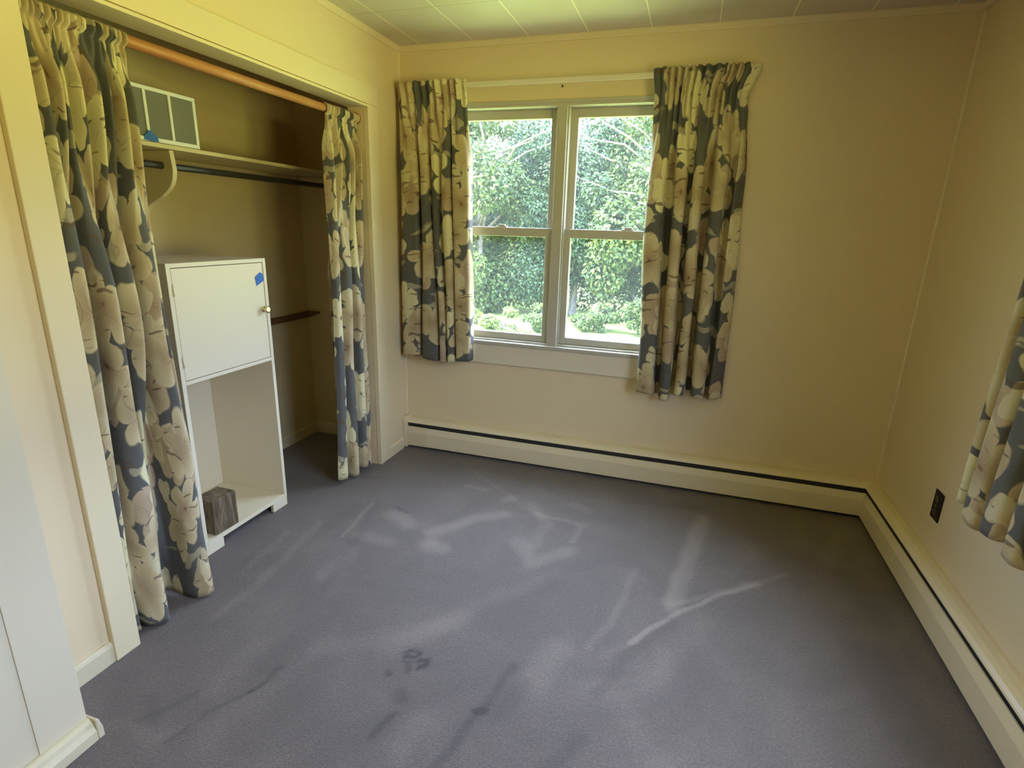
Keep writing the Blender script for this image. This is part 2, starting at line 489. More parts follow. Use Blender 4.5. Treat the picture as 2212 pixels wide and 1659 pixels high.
# carpeted floor: dense grid with a pile-direction attribute (brush marks and worn spots)
STROKES = [([(1.843, -0.327), (1.775, -0.744), (1.713, -1.09)], 0.036, 0.55), ([(1.794, -0.403), (1.691, -1.07)], 0.022, 0.3), ([(1.578, -1.34), (1.711, -1.146), (1.899, -0.949), (2.048, -0.823)], 0.011, 0.6), ([(1.709, -1.078), (1.9, -0.928), (2.169, -0.706)], 0.014, 0.4), ([(1.578, -1.34), (1.497, -1.441)], 0.015, 0.2), ([(1.34, -1.453), (1.303, -1.614)], 0.06, 0.38), ([(1.026, -0.867), (1.13, -1.0), (1.261, -0.859)], 0.044, 0.45), ([(1.038, -0.592), (1.279, -0.62), (1.256, -0.781)], 0.017, 0.4), ([(0.371, -0.845), (0.477, -0.9)], 0.053, 0.5), ([(0.617, -0.936), (0.772, -0.741), (0.886, -0.65)], 0.041, 0.45), ([(0.65, -1.027), (0.714, -1.042)], 0.053, 0.5), ([(0.308, -1.072), (0.476, -1.072)], 0.041, 0.4), ([(0.363, -1.192), (0.352, -1.373)], 0.044, 0.3), ([(0.212, -0.779), (0.26, -1.111)], 0.01, 0.35), ([(0.088, -1.046), (0.152, -1.51), (0.147, -1.711)], 0.024, 0.3), ([(0.001, -1.166), (0.04, -1.487)], 0.019, 0.25), ([(0.991, -0.509), (1.105, -0.663), (1.096, -0.881)], 0.034, 0.3), ([(0.84, -0.513), (0.878, -0.471)], 0.03, 0.4), ([(0.597, -0.434), (0.708, -0.439)], 0.018, 0.4), ([(1.194, -0.431), (1.276, -0.477)], 0.03, 0.3), ([(0.98, -1.41), (0.807, -1.643)], 0.046, 0.2), ([(0.401, -1.789), (0.406, -1.95)], 0.056, 0.2), ([(1.029, -1.871), (1.022, -1.965)], 0.048, 0.25), ([(1.072, -0.628), (0.454, -0.159)], 0.014, 0.25), ([(1.55, -0.899), (1.514, -1.217), (1.445, -1.415)], 0.017, 0.3), ([(1.515, -1.558), (1.698, -1.759)], 0.051, 0.15), ([(0.603, -1.716), (0.967, -1.467)], 0.047, 0.2), ([(1.23, -1.579), (1.195, -1.744), (1.159, -1.888), (1.139, -1.979)], 0.015, -0.55), ([(1.281, -1.641), (1.245, -1.761)], 0.033, -0.2), ([(1.178, -1.777), (1.199, -1.769)], 0.011, -0.9), ([(0.933, -1.801), (0.943, -1.808)], 0.026, -0.6), ([(0.957, -1.863), (0.928, -1.953)], 0.011, -0.5), ([(0.883, -1.671), (0.911, -1.692), (0.915, -1.715)], 0.009, -0.7), ([(0.93, -1.665), (0.957, -1.651), (0.961, -1.675), (0.944, -1.691)], 0.009, -1.0), ([(0.85, -1.735), (0.865, -1.749)], 0.005, -0.8), ([(0.526, -1.823), (0.525, -1.889), (0.5, -1.939)], 0.007, -0.8), ([(0.5, -1.939), (0.44, -2.053), (0.412, -2.149)], 0.007, -0.35), ([(0.232, -0.745), (0.407, -1.448)], 0.025, -0.2), ([(1.712, -1.172), (1.571, -1.415), (1.507, -1.598)], 0.023, -0.25), ([(1.49, -1.772), (1.418, -1.883)], 0.025, -0.4), ([(2.369, -1.131), (2.402, -1.454)], 0.082, -0.3), ([(2.416, -0.615), (2.458, -0.903)], 0.053, -0.3), ([(1.44, -0.283), (2.021, -0.22)], 0.036, -0.2), ([(0.43, -0.813), (0.358, -0.776)], 0.01, -0.6), ([(0.288, -2.13), (0.355, -2.005)], 0.011, -0.3), ([(0.228, -2.152), (0.377, -2.161), (0.434, -2.079)], 0.022, 0.2), ([(0.239, -2.046), (0.325, -2.118)], 0.015, -0.3), ([(0.916, -1.633), (0.918, -1.642), (0.914, -1.651), (0.906, -1.656), (0.895, -1.658), (0.885, -1.654), (0.878, -1.647), (0.876, -1.637), (0.88, -1.629), (0.888, -1.623), (0.899, -1.622), (0.909, -1.626), (0.916, -1.633)], 0.005, -1.0)]
x0, x1, y0, y1 = CB - 0.1, W + 0.15, YN - 0.12, 0.15
step = 0.0125
nx, ny = int((x1 - x0) / step) + 1, int((y1 - y0) / step) + 1
xs = np.linspace(x0, x1, nx)
ys = np.linspace(y0, y1, ny)
gx, gy = np.meshgrid(xs, ys)
pile = np.zeros_like(gx)
rng = np.random.default_rng(5)
px_, py_ = gx + 0.004 * np.sin(gy * 31 + gx * 17), gy + 0.004 * np.sin(gx * 29 - gy * 13)
for pl, hw, s in STROKES:
    d = np.full(gx.shape, 9.0)
    for (ax_, ay_), (bx_, by_) in zip(pl[:-1], pl[1:]):
        ex, ey = bx_ - ax_, by_ - ay_
        L2 = ex * ex + ey * ey + 1e-9
        tt = np.clip(((px_ - ax_) * ex + (py_ - ay_) * ey) / L2, 0, 1)
        d = np.minimum(d, np.hypot(px_ - ax_ - tt * ex, py_ - ay_ - tt * ey))
    hw = max(hw, 0.007)
    pile += (0.62 if hw > 0.012 else 1.0) * s * np.clip((hw * 1.3 - d) / (hw * 0.9), 0, 1)
# faint sweeping vacuum lanes
for k in range(26):
    a = rng.uniform(0.9, 1.5)
    ox, oy = rng.uniform(0.1, 2.4), rng.uniform(-2.9, -0.3)
    u = (gx - ox) * math.cos(a) + (gy - oy) * math.sin(a)
    v = -(gx - ox) * math.sin(a) + (gy - oy) * math.cos(a)
    v = v + 0.12 * u * u
    m_ = np.clip(1 - np.abs(v) / 0.05, 0, 1) ** 0.5 * np.clip(1 - np.abs(u) / 0.45, 0, 1)
    pile += m_ * rng.uniform(-0.10, 0.16)
vs = np.stack([gx.ravel(), gy.ravel(), np.zeros(gx.size)], 1)
ii = (np.arange(ny - 1)[:, None] * nx + np.arange(nx - 1)[None, :]).ravel()
fs = np.stack([ii, ii + 1, ii + nx + 1, ii + nx], 1)


def np_mesh(name, verts, faces, m, smooth=False):
    me = bpy.data.meshes.new(name)
    k = faces.shape[1]
    me.vertices.add(len(verts))
    me.vertices.foreach_set('co', np.asarray(verts, dtype=np.float32).ravel())
    me.loops.add(faces.size)
    me.loops.foreach_set('vertex_index', faces.ravel().astype(np.int32))
    me.polygons.add(len(faces))
    me.polygons.foreach_set('loop_start', (np.arange(len(faces)) * k).astype(np.int32))
    me.update(calc_edges=True)
    me.polygons.foreach_set('use_smooth', np.full(len(faces), smooth))
    me.materials.append(m)
    me.validate()
    return me


me = np_mesh('floor', vs, fs, M_carpet)
at = me.attributes.new('pile', 'FLOAT', 'POINT')
at.data.foreach_set('value', pile.ravel().astype(np.float32))
fl = bpy.data.objects.new('floor', me)
COL.objects.link(fl)
tag(fl, kind='structure')

# crown moulding and corner beads
prof = [(0, -0.026), (0.007, -0.026), (0.009, -0.018), (0.016, -0.010), (0.018, -0.006), (0.018, 0.0), (0, 0)]


def crown(name, fn, a, b):
    tag(MB().prism(prof, fn, a, b).build(name, M_trim), kind='structure')


crown('trim_1', lambda p, q, t: (t, -p, H + q), 0, W)
crown('trim_2', lambda p, q, t: (p, t, H + q), NPY, 0)
crown('trim_3', lambda p, q, t: (W - p, t, H + q), YN, 0)
tag(MB().prism([(0, 0), (0.006, 0), (0, 0.006)], lambda p, q, t: (p, -q, t), 0.20, H - 0.026).build('trim_4', M_trim), kind='structure')
tag(MB().prism([(0, 0), (0.007, 0), (0, 0.007)], lambda p, q, t: (W - p, -q, t), 0.20, H - 0.026).build('trim_5', M_trim), kind='structure')

# closet casing: flat boards with a small bead at the opening edge
CT = 0.014
tag(MB().box(0, CT, OP1 + 0.010, OP1 + 0.100, 0, OPZ + 0.0135).build('trim_6', M_trim, bevel=0.003), kind='structure')
tag(MB().box(0, CT + 0.006, OP0 - 0.082, OP0 - 0.001, 0, OPZ + 0.0135).build('trim_7', M_trim, bevel=0.003), kind='structure')
tag(MB().box(0, CT, OP0 - 0.082, OP1 + 0.100, OPZ + 0.014, OPZ + 0.104).build('trim_8', M_trim, bevel=0.002), kind='structure')
tag(MB().box(-0.01, CT + 0.005, OP1 - 0.002, OP1 + 0.009, 0, OPZ - 0.0025).build('trim_9', M_trim, bevel=0.003), kind='structure')
tag(MB().box(-0.01, CT + 0.005, OP0, OP1 + 0.009, OPZ - 0.002, OPZ + 0.010).build('trim_10', M_trim, bevel=0.003), kind='structure')
# flat board on the near wall section
tag(MB().box(NP, NP + 0.003, NPY - 0.116, NPY, 0, H).build('trim_11', M_wallnear, bevel=0.002), kind='structure')


def baseboard(name, fn, a, b, h=0.075, d=0.014, m=None):
    p = [(0, 0), (d, 0), (d, h - 0.014), (d * 0.75, h - 0.006), (d * 0.4, h), (0, h)]
    tag(MB().prism(p, fn, a, b).build(name, m or M_base), kind='structure')


baseboard('baseboard_left', lambda p, q, t: (p, t, q), NPY, OP0 - 0.082, 0.072, 0.013)
baseboard('baseboard_left_back', lambda p, q, t: (p, t, q), OP1 + 0.10, -0.075, 0.072, 0.013, M_trim)
bb = MB()
p = [(0, 0), (0.034, 0), (0.034, 0.032), (0.026, 0.046), (0.022, 0.058), (0.012, 0.066), (0, 0.066)]
bb.prism(p, lambda p, q, t: (NP + p, t, q), YN, NPY + 0.0)
bb.prism(p, lambda p, q, t: (t, NPY + p * 0.5, q), 0.014, NP + 0.034)
tag(bb.build('baseboard_left_front', M_base, bevel=0.003), kind='structure')
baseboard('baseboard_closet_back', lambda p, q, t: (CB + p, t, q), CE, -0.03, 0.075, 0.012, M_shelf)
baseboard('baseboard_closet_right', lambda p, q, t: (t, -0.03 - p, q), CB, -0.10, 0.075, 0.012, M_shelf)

# ------------------------------------------------------------------ windows


def double_window(name, fn, x0, x1, z0, z1, kindlabel):
    """fn(u, d, z): u along the wall, d depth into the wall (negative = into room)"""
    root = thing(name, fn((x0 + x1) / 2, 0, z0), kind='structure')

    def bx(mb, u0, u1, d0, d1, a, b):
        ps = [fn(u, d, zz) for u in (u0, u1) for d in (d0, d1) for zz in (a, b)]
        lo = [min(p[i] for p in ps) for i in range(3)]
        hi = [max(p[i] for p in ps) for i in range(3)]
        mb.box(lo[0], hi[0], lo[1], hi[1], lo[2], hi[2])
        return mb
    mid = (x0 + x1) / 2
    fr = MB()
    bx(fr, x0, x0 + 0.020, -0.006, 0.15, z0, z1)
    bx(fr, x1 - 0.020, x1, -0.006, 0.15, z0, z1)
    bx(fr, x0 + 0.02, x1 - 0.02, -0.0055, 0.149, z1 - 0.018, z1 - 0.0005)
    bx(fr, x0 + 0.02, x1 - 0.02, 0.001, 0.149, z0 + 0.003, z0 + 0.012)
    # face beads round the opening
    bx(fr, x0 - 0.012, x0 + 0.003, -0.012, 0.0, z0 + 0.003, z1 - 0.003)
    bx(fr, x1 - 0.003, x1 + 0.012, -0.012, 0.0, z0 + 0.003, z1 - 0.003)
    bx(fr, x0 - 0.012, x1 + 0.012, -0.012, 0.0, z1 - 0.003, z1 + 0.012)
    fr.build('window_frame', M_white, root, bevel=0.002)
    mu = MB()
    bx(mu, mid - 0.026, mid + 0.026, -0.008, 0.12, z0, z1 - 0.016)
    bx(mu, mid - 0.034, mid - 0.026, 0.010, 0.12, z0 + 0.01, z1 - 0.018)
    bx(mu, mid + 0.026, mid + 0.034, 0.010, 0.12, z0 + 0.01, z1 - 0.018)
    mu.build('mullion', M_white, root, bevel=0.002)
    zm = z0 + 0.622                       # meeting rail
    for (a, b) in ((x0 + 0.020, mid - 0.026), (mid + 0.026, x1 - 0.020)):
        # upper sash, set back
        us = MB()
        d0, d1 = 0.062, 0.092
        bx(us, a + 0.001, a + 0.046, d0, d1, zm - 0.022, z1 - 0.018)
        bx(us, b - 0.046, b - 0.001, d0, d1, zm - 0.022, z1 - 0.018)
        bx(us, a + 0.046, b - 0.046, d0, d1, z1 - 0.064, z1 - 0.018)
        bx(us, a + 0.046, b - 0.046, d0, d1, zm - 0.022, zm + 0.022)
        o = us.build('sash', M_white, root, bevel=0.003)
        pm = MB()
        bx(pm, a + 0.044, b - 0.044, 0.075, 0.079, zm + 0.018, z1 - 0.060)
        pm.build('pane', M_glass, o)
        # lower sash, nearer the room
        ls = MB()
        d0, d1 = 0.026, 0.058
        bx(ls, a + 0.004, a + 0.044, d0, d1, z0 + 0.012, zm + 0.024)
        bx(ls, b - 0.044, b - 0.004, d0, d1, z0 + 0.012, zm + 0.024)
        bx(ls, a + 0.044, b - 0.044, d0, d1, z0 + 0.012, z0 + 0.052)
        bx(ls, a + 0.044, b - 0.044, d0, d1, zm - 0.024, zm + 0.024)
        o = ls.build('sash', M_white, root, bevel=0.004)
        pm = MB()
        bx(pm, a + 0.042, b - 0.042, 0.040, 0.044, z0 + 0.048, zm - 0.020)
        pm.build('pane', M_glass, o)
        lk = MB()
        c_ = (a + b) / 2 + 0.02
        bx(lk, c_ - 0.032, c_ + 0.032, 0.030, 0.056, zm + 0.024, zm + 0.030)
        bx(lk, c_ - 0.018, c_ + 0.022, 0.034, 0.052, zm + 0.030, zm + 0.040)
        lk.build('sash_lock', M_white, root, bevel=0.003)
        # dark weather gap under the lower sash
    sl = MB()
    bx(sl, x0 - 0.03, x1 + 0.03, -0.026, 0.03, z0 - 0.020, z0 + 0.002)
    sl.build('window_sill', M_white, root, bevel=0.004)
    ap = MB()
    bx(ap, x0 - 0.02, x1 + 0.02, -0.018, 0.0, z0 - 0.135, z0 - 0.020)
    ap.build('apron', M_apron, root, bevel=0.003)
    return root


double_window('window_1', lambda u, d, zz: (u, d, zz), BW[0], BW[1], BW[2], BW[3], 'back')
double_window('window_2', lambda u, d, zz: (W + d, u, zz), RW[0], RW[1], RW[2], RW[3], 'right')

# ------------------------------------------------------------------ baseboard heater (one run turning the corner)
root = thing('baseboard_heater', (W - 0.06, -0.06, 0), 'long cream baseboard radiator with a dark slot turning the corner under the window', 'heater')
stations = [('b', 0.028), ('c', 0), ('r', YN + 0.4)]


def heat_fn(d, zz, s):
    if s[0] == 'b':
        return (s[1], -d, zz)
    if s[0] == 'c':
        return (W - d, -d, zz)
    return (W - d, s[1], zz)


hood = [(0.0005, 0.199), (0.012, 0.199), (0.034, 0.195), (0.050, 0.187), (0.059, 0.177), (0.061, 0.171), (0.057, 0.170), (0.048, 0.181), (0.030, 0.188), (0.0005, 0.190)]
MB().sweep(hood, stations, heat_fn).build('hood', M_heat, root)
panel = [(0.050, 0.143), (0.055, 0.143), (0.066, 0.107), (0.066, 0.022), (0.052, 0.014), (0.050, 0.020), (0.061, 0.026), (0.061, 0.106), (0.050, 0.143)]
MB().sweep(panel, stations, heat_fn).build('front_panel', M_heat, root)
fin = [(0.003, 0.188), (0.004, 0.010), (0.046, 0.010), (0.046, 0.170), (0.03, 0.184), (0.003, 0.188)]
MB().sweep(fin, stations, heat_fn).build('fin_element', M_fin, root)
cap = [(0.001, 0.0), (0.067, 0.0), (0.069, 0.17), (0.060, 0.190), (0.042, 0.203), (0.001, 0.206)]
MB().prism(cap, lambda p, q, t: (t, -p, q + 0.004), 0.001, 0.028).build('end_cap', M_heat, root, bevel=0.003)
slv = [(0.0505, 0.1445), (0.0560, 0.1445), (0.0675, 0.108), (0.0675, 0.021), (0.053, 0.013)]
MB().sweep(slv, [('b', 0.028), ('b', 0.165)], heat_fn).build('end_sleeve', M_sleeve, root)

# ------------------------------------------------------------------ wall outlet
root = thing('wall_outlet', (W, -0.647, 0.385), 'dark brown double wall outlet on the right wall above the heater', 'outlet')
MB().box(W - 0.006, W, -0.682, -0.612, 0.327, 0.444).build('cover_plate', M_outlet, root, bevel=0.003)
for zc in (0.359, 0.412):
    MB().prism([(0.017 * math.cos(a), 0.014 * math.sin(a)) for a in np.linspace(0, 2 * PI, 17)[:-1]],
               lambda p, q, t: (t, -0.647 + p, zc + q), W - 0.0085, W - 0.005).build('receptacle', M_slot, root)
MB().prism([(0.004 * math.cos(a), 0.004 * math.sin(a)) for a in np.linspace(0, 2 * PI, 11)[:-1]],
           lambda p, q, t: (t, -0.647 + p, 0.3855 + q), W - 0.0075, W - 0.005).build('screw', M_brass, root)

tag(MB().tube([(0.923, 0.0, 2.070), (0.923, -0.012, 2.072)], 0.0035, 8).build('nail', M_mark), 'tiny dark nail in the wall strip just above the window frame', 'nail')

# ------------------------------------------------------------------ curtain tracks


def track(name, fn, a, b, zt, label):
    root = thing(name, fn((a + b) / 2, 0, zt), label, 'curtain rod')
    m = MB()
    m.prism([(0.058, -0.024), (0.064, -0.024), (0.066, -0.020), (0.066, -0.004), (0.064, 0), (0.058, 0)], lambda p, q, t: fn(t, p, zt + q), a, b)
    m.build('track', M_railwhite, root)
    for e0, e1 in ((a, a + 0.005), (b - 0.005, b)):
        MB().prism([(0.0, -0.024), (0.06, -0.024), (0.06, 0), (0.0, 0)], lambda p, q, t: fn(t, p, zt + q), e0, e1).build('bracket', M_railwhite, root)


track('curtain_rod', lambda u, d, zz: (u, -d, zz), 0.045, 1.825, 2.098, 'flat white curtain track on the wall above the back window')
track('curtain_rod', lambda u, d, zz: (W - d, u, zz), -2.85, -0.985, 2.098, 'flat white curtain track above the right hand window behind its curtain')

# ------------------------------------------------------------------ curtains


def resample(pts, n):
    """Catmull-Rom through pts, then n samples at equal arc length"""
    P = np.array(pts, dtype=float)
    P = np.vstack([2 * P[0] - P[1], P, 2 * P[-1] - P[-2]])
    outp = []
    for i in range(1, len(P) - 2):
        for tt in np.linspace(0, 1, 24, endpoint=False):
            a, b_, c_, d_ = P[i - 1], P[i], P[i + 1], P[i + 2]
            outp.append(0.5 * ((2 * b_) + (-a + c_) * tt + (2 * a - 5 * b_ + 4 * c_ - d_) * tt ** 2 + (-a + 3 * b_ - 3 * c_ + d_) * tt ** 3))
    outp.append(P[-2])
    outp = np.array(outp)
    L = np.concatenate([[0], np.cumsum(np.hypot(*np.diff(outp, axis=0).T))])
    s = np.linspace(0, L[-1], n)
    return np.stack([np.interp(s, L, outp[:, 0]), np.interp(s, L, outp[:, 1])], 1), L[-1]


def zigzag(a, b, n, amp, seed, jit=0.25):
    r = random.Random(seed)
    pts = []
    for i in range(2 * n + 1):
        u = a + (b - a) * (i + (r.uniform(-jit, jit) if 0 < i < 2 * n else 0)) / (2 * n)
        s = 1 if i % 2 else -1
        pts.append((u, s * amp * r.uniform(0.55, 1.1)))
    return pts


def curtain(name, label, group, fn, levels, seed, hem=None, nc=220, cloth=1.0, mat_=None):
    """levels: list of (z, plan points) from top to bottom; plan points are (u along wall, d out from wall)"""
    zs_l = np.array([l[0] for l in levels])
    curves = [resample(l[1], nc)[0] for l in levels]
    z_top, z_bot = zs_l[0], zs_l[-1]
    rows = 110
    zz = np.concatenate([np.linspace(z_top, z_top - 0.2, 34, endpoint=False), np.linspace(z_top - 0.2, z_bot, rows - 34)])
    verts, uvs = [], []
    s = np.linspace(0, 1, nc)
    for zr in zz:
        k = min(max(int(np.searchsorted(-zs_l, -zr)) - 1, 0), len(levels) - 2)
        tt = (zs_l[k] - zr) / (zs_l[k] - zs_l[k + 1])
        tt = min(max(tt, 0), 1)
        sm = tt * tt * (3 - 2 * tt)
        cv = curves[k] * (1 - sm) + curves[k + 1] * sm
        low = (z_top - zr) / (z_top - z_bot)
        # slow sideways wander so that folds are not ruler-straight
        wob = 0.004 * np.sin(3.1 * zr + 9 * s + seed) + 0.003 * np.sin(7.3 * zr - 15 * s + seed * 2)
        dz = (hem(s) if hem else 0 * s) * low
        for i in range(nc):
            verts.append(fn(cv[i, 0] + wob[i], cv[i, 1] + 0.5 * wob[i], zr + dz[i]))
            uvs.append((s[i] * cloth, zr))
    n_r = len(zz)
    ii = (np.arange(n_r - 1)[:, None] * nc + np.arange(nc - 1)[None, :]).ravel()
    fs_ = np.stack([ii, ii + 1, ii + nc + 1, ii + nc], 1)
    me = np_mesh(name, np.array(verts), fs_, mat_, True)
    uvl = me.uv_layers.new(name='UVMap')
    U = np.array(uvs)[fs_.ravel()]
    uvl.data.foreach_set('uv', U.ravel().astype(np.float32))
    o = bpy.data.objects.new(name, me)
    COL.objects.link(o)
    md = o.modifiers.new('thickness', 'SOLIDIFY')
    md.thickness = 0.0022
    md.offset = 0
    tag(o, label, 'curtain', group)
    return o


def ramp_scale(pts, a, b):
    """re-map the u range of plan points to a..b"""
    u0, u1 = pts[0][0], pts[-1][0]
    return [(a + (p[0] - u0) / (u1 - u0) * (b - a), p[1]) for p in pts]


GW = 'floral curtains at the windows'
# right curtain of the back window
top = [(1.372, 0.066), (1.390, 0.080)] + [(u, 0.084 + d) for u, d in zigzag(1.405, 1.80, 12, 0.021, 3)] + [(1.838, 0.066), (1.846, 0.012)]
gat = [(1.386, 0.070), (1.400, 0.078)] + [(u, 0.080 + d) for u, d in zigzag(1.408, 1.768, 12, 0.013, 3)] + [(1.792, 0.06), (1.806, 0.012)]
midp = [(1.392, 0.045), (1.40, 0.100), (1.43, 0.118), (1.468, 0.112), (1.480, 0.042), (1.510, 0.040), (1.520, 0.110), (1.565, 0.116), (1.575, 0.040),
        (1.60, 0.038), (1.610, 0.108), (1.650, 0.112), (1.662, 0.036), (1.690, 0.034), (1.70, 0.100), (1.745, 0.106), (1.758, 0.025), (1.785, 0.050), (1.792, 0.080), (1.826, 0.040), (1.838, 0.020)]
botp = [(1.432, 0.040), (1.436, 0.105), (1.470, 0.128), (1.516, 0.122), (1.528, 0.040), (1.545, 0.034), (1.556, 0.110), (1.592, 0.122), (1.602, 0.038),
        (1.618, 0.032), (1.628, 0.105), (1.668, 0.118), (1.680, 0.034), (1.70, 0.032), (1.712, 0.110), (1.765, 0.118), (1.782, 0.028), (1.80, 0.050), (1.812, 0.080), (1.858, 0.045), (1.870, 0.020)]
M_fl = [floral('floral_curtain_cloth_%s' % k, i * 1.37 + 0.4) for i, k in enumerate('abcde')]
bf = lambda u, d, zz: (u, -d, zz)
flare = lambda p, k: [(1.6 + (u - 1.6) * k, d) for u, d in p]
curtain('curtain', 'floral curtain at the right side of the back window, gathered at the top', GW, bf,
        [(2.112, flare(top, 1.0)), (1.985, gat), (1.60, midp), (0.545, botp)], 1.0,
        hem=lambda s: 0.020 * np.sin(11 * s + 1.0) + 0.03 * (s - 0.35), cloth=1.25, mat_=M_fl[0])
# left curtain of the back window
top = [(0.020, 0.02), (0.024, 0.07)] + [(u, 0.082 + d) for u, d in zigzag(0.04, 0.405, 9, 0.018, 7)] + [(0.422, 0.080), (0.430, 0.068)]
gat = [(0.032, 0.02), (0.036, 0.07)] + [(u, 0.080 + d) for u, d in zigzag(0.05, 0.412, 9, 0.012, 7)] + [(0.430, 0.078), (0.436, 0.068)]
midp = [(0.016, 0.020), (0.020, 0.040), (0.05, 0.098), (0.10, 0.100), (0.142, 0.094), (0.150, 0.038), (0.162, 0.036), (0.172, 0.095), (0.21, 0.098),
        (0.226, 0.042), (0.236, 0.092), (0.266, 0.094), (0.276, 0.036), (0.286, 0.034), (0.296, 0.094), (0.336, 0.096), (0.346, 0.044), (0.356, 0.092), (0.42, 0.096), (0.446, 0.084), (0.450, 0.030)]
botp = [(0.006, 0.020), (0.010, 0.040), (0.04, 0.096), (0.10, 0.098), (0.138, 0.092), (0.146, 0.040), (0.156, 0.040), (0.168, 0.098), (0.245, 0.100),
        (0.258, 0.044), (0.266, 0.044), (0.274, 0.094), (0.306, 0.094), (0.314, 0.042), (0.322, 0.040), (0.330, 0.094), (0.366, 0.094), (0.374, 0.044), (0.382, 0.092), (0.43, 0.098), (0.458, 0.086), (0.461, 0.030)]
curtain('curtain', 'flat hanging floral curtain at the left side of the back window beside the corner', GW, bf,
        [(2.112, top), (2.00, gat), (1.62, midp), (0.605, botp)], 2.0, hem=lambda s: 0.012 * np.sin(8 * s), cloth=1.05, mat_=M_fl[1])
# curtain of the right-hand window, cut by the edge of the picture
rf = lambda u, d, zz: (W - d, -u, zz)
nar = lambda p: [(0.984 + (u - 0.984) * (1.0 if u < 1.17 else 0.82 + 0.18 * 0.186 / (u - 0.984)), d) for u, d in p]
top = [(0.985, 0.02), (0.99, 0.07)] + [(u, 0.084 + d) for u, d in zigzag(1.01, 1.44, 13, 0.012, 11)] + [(1.455, 0.07)]
midp = [(0.985, 0.020), (0.99, 0.040), (1.02, 0.098), (1.045, 0.096), (1.058, 0.040), (1.075, 0.040), (1.09, 0.102), (1.14, 0.106), (1.154, 0.038), (1.175, 0.036), (1.19, 0.104), (1.25, 0.106),
        (1.262, 0.036), (1.28, 0.036), (1.295, 0.102), (1.36, 0.104), (1.37, 0.036), (1.39, 0.040), (1.40, 0.100), (1.45, 0.095), (1.46, 0.030)]
botp = [(0.982, 0.020), (0.985, 0.040), (1.012, 0.112), (1.045, 0.110), (1.058, 0.038), (1.066, 0.038), (1.075, 0.115), (1.12, 0.130), (1.165, 0.118), (1.172, 0.042), (1.185, 0.042), (1.195, 0.118), (1.25, 0.132),
        (1.30, 0.118), (1.31, 0.040), (1.325, 0.040), (1.34, 0.115), (1.39, 0.125), (1.42, 0.110), (1.43, 0.040), (1.45, 0.040), (1.47, 0.100), (1.50, 0.030)]
curtain('curtain', 'floral curtain on the right wall, cut off by the edge of the picture', GW, rf,
        [(2.112, nar(top)), (1.99, nar(top)), (1.62, nar(midp)), (0.560, nar(botp))], 3.0, hem=lambda s: 0.014 * np.sin(13 * s), cloth=1.05, mat_=M_fl[2])

# closet rod and its two curtains
RX, RZ, RR = -0.052, 1.886, 0.0175
root = thing('closet_curtain_rod', (RX, -1.13, RZ), 'varnished orange brown wooden pole across the top of the closet opening', 'curtain rod')
MB().tube([(RX, OP0 + 0.003, RZ), (RX, OP1 - 0.003, RZ)], RR, 20).build('pole', M_rodwood, root)
for ya, yb in ((OP1 - 0.014, OP1 - 0.001), (OP0 + 0.001, OP0 + 0.014)):
    MB().tube([(RX, ya, RZ), (RX, yb, RZ)], 0.027, 20).build('socket', M_rodwood, root)
cf = lambda u, d, zz: (d, u, zz)           # u = y, d = x (positive = into room)


def ring_top(a, b, n, seed):
    """plan points of the front of the rod pocket"""
    return [(u, RX + 0.027 + d) for u, d in zigzag(a, b, n, 0.012, seed)]


GC = 'floral curtains across the closet'


def closet_curtain(name, label, a, b, n, levels, seed, hem, cloth, m):
    """levels below the pocket; a rod pocket wraps the pole and a small ruffle stands on it"""
    ptop = ring_top(a, b, n, seed)
    lv = [(RZ + 0.022, [(u, RX + 0.004 + 0.7 * (d - RX - 0.026)) for u, d in ptop]), (RZ + 0.018, [(u, RX + 0.012 + 0.6 * (d - RX - 0.026)) for u, d in ptop]),
          (RZ + 0.008, [(u, d + 0.001) for u, d in ptop]), (RZ - 0.012, ptop), (RZ - 0.027, [(u, RX + 0.010 + 0.45 * (d - RX - 0.026)) for u, d in ptop]), (RZ - 0.034, [(u, RX + 0.012 + 0.6 * (d - RX - 0.026)) for u, d in ptop])] + levels
    return curtain(name, label, GC, cf, lv, seed, hem=hem, cloth=cloth, mat_=m, nc=240)


up_ = [(u, -0.036 + d) for u, d in zigzag(-1.886, -1.592, 8, 0.036, 21)]
mid_ = [(-1.892, -0.07), (-1.882, -0.02), (-1.850, 0.0), (-1.840, -0.085), (-1.826, -0.112), (-1.812, -0.02), (-1.780, 0.004), (-1.766, -0.090), (-1.750, -0.115), (-1.736, -0.02), (-1.705, 0.006),
        (-1.692, -0.085), (-1.680, -0.110), (-1.666, -0.02), (-1.636, 0.004), (-1.622, -0.045), (-1.612, -0.03), (-1.602, -0.028), (-1.598, -0.06)]
lowm = [(-1.894, -0.08), (-1.885, -0.025), (-1.862, -0.01), (-1.850, -0.055), (-1.838, -0.065), (-1.825, -0.005), (-1.795, 0.008), (-1.770, -0.01), (-1.762, -0.070), (-1.745, -0.10), (-1.725, -0.06),
        (-1.70, -0.10), (-1.668, -0.11), (-1.662, -0.04), (-1.650, 0.0), (-1.612, 0.014), (-1.588, -0.01), (-1.584, -0.055)]
bot_ = [(-1.896, -0.09), (-1.889, -0.045), (-1.870, -0.022), (-1.858, -0.045), (-1.850, -0.055), (-1.840, -0.015), (-1.806, 0.016), (-1.776, 0.004), (-1.762, -0.06), (-1.745, -0.13), (-1.722, -0.11),
        (-1.705, -0.14), (-1.680, -0.135), (-1.672, -0.06), (-1.660, 0.01), (-1.628, 0.040), (-1.600, 0.022), (-1.598, -0.03)]
closet_curtain('closet_curtain', 'long floral curtain covering the left side of the closet opening', -1.890, -1.585, 17,
               [(1.72, up_), (1.10, mid_), (0.45, lowm), (0.012, bot_)], 21, lambda s: 0.006 * np.sin(14 * s), 1.65, M_fl[3])
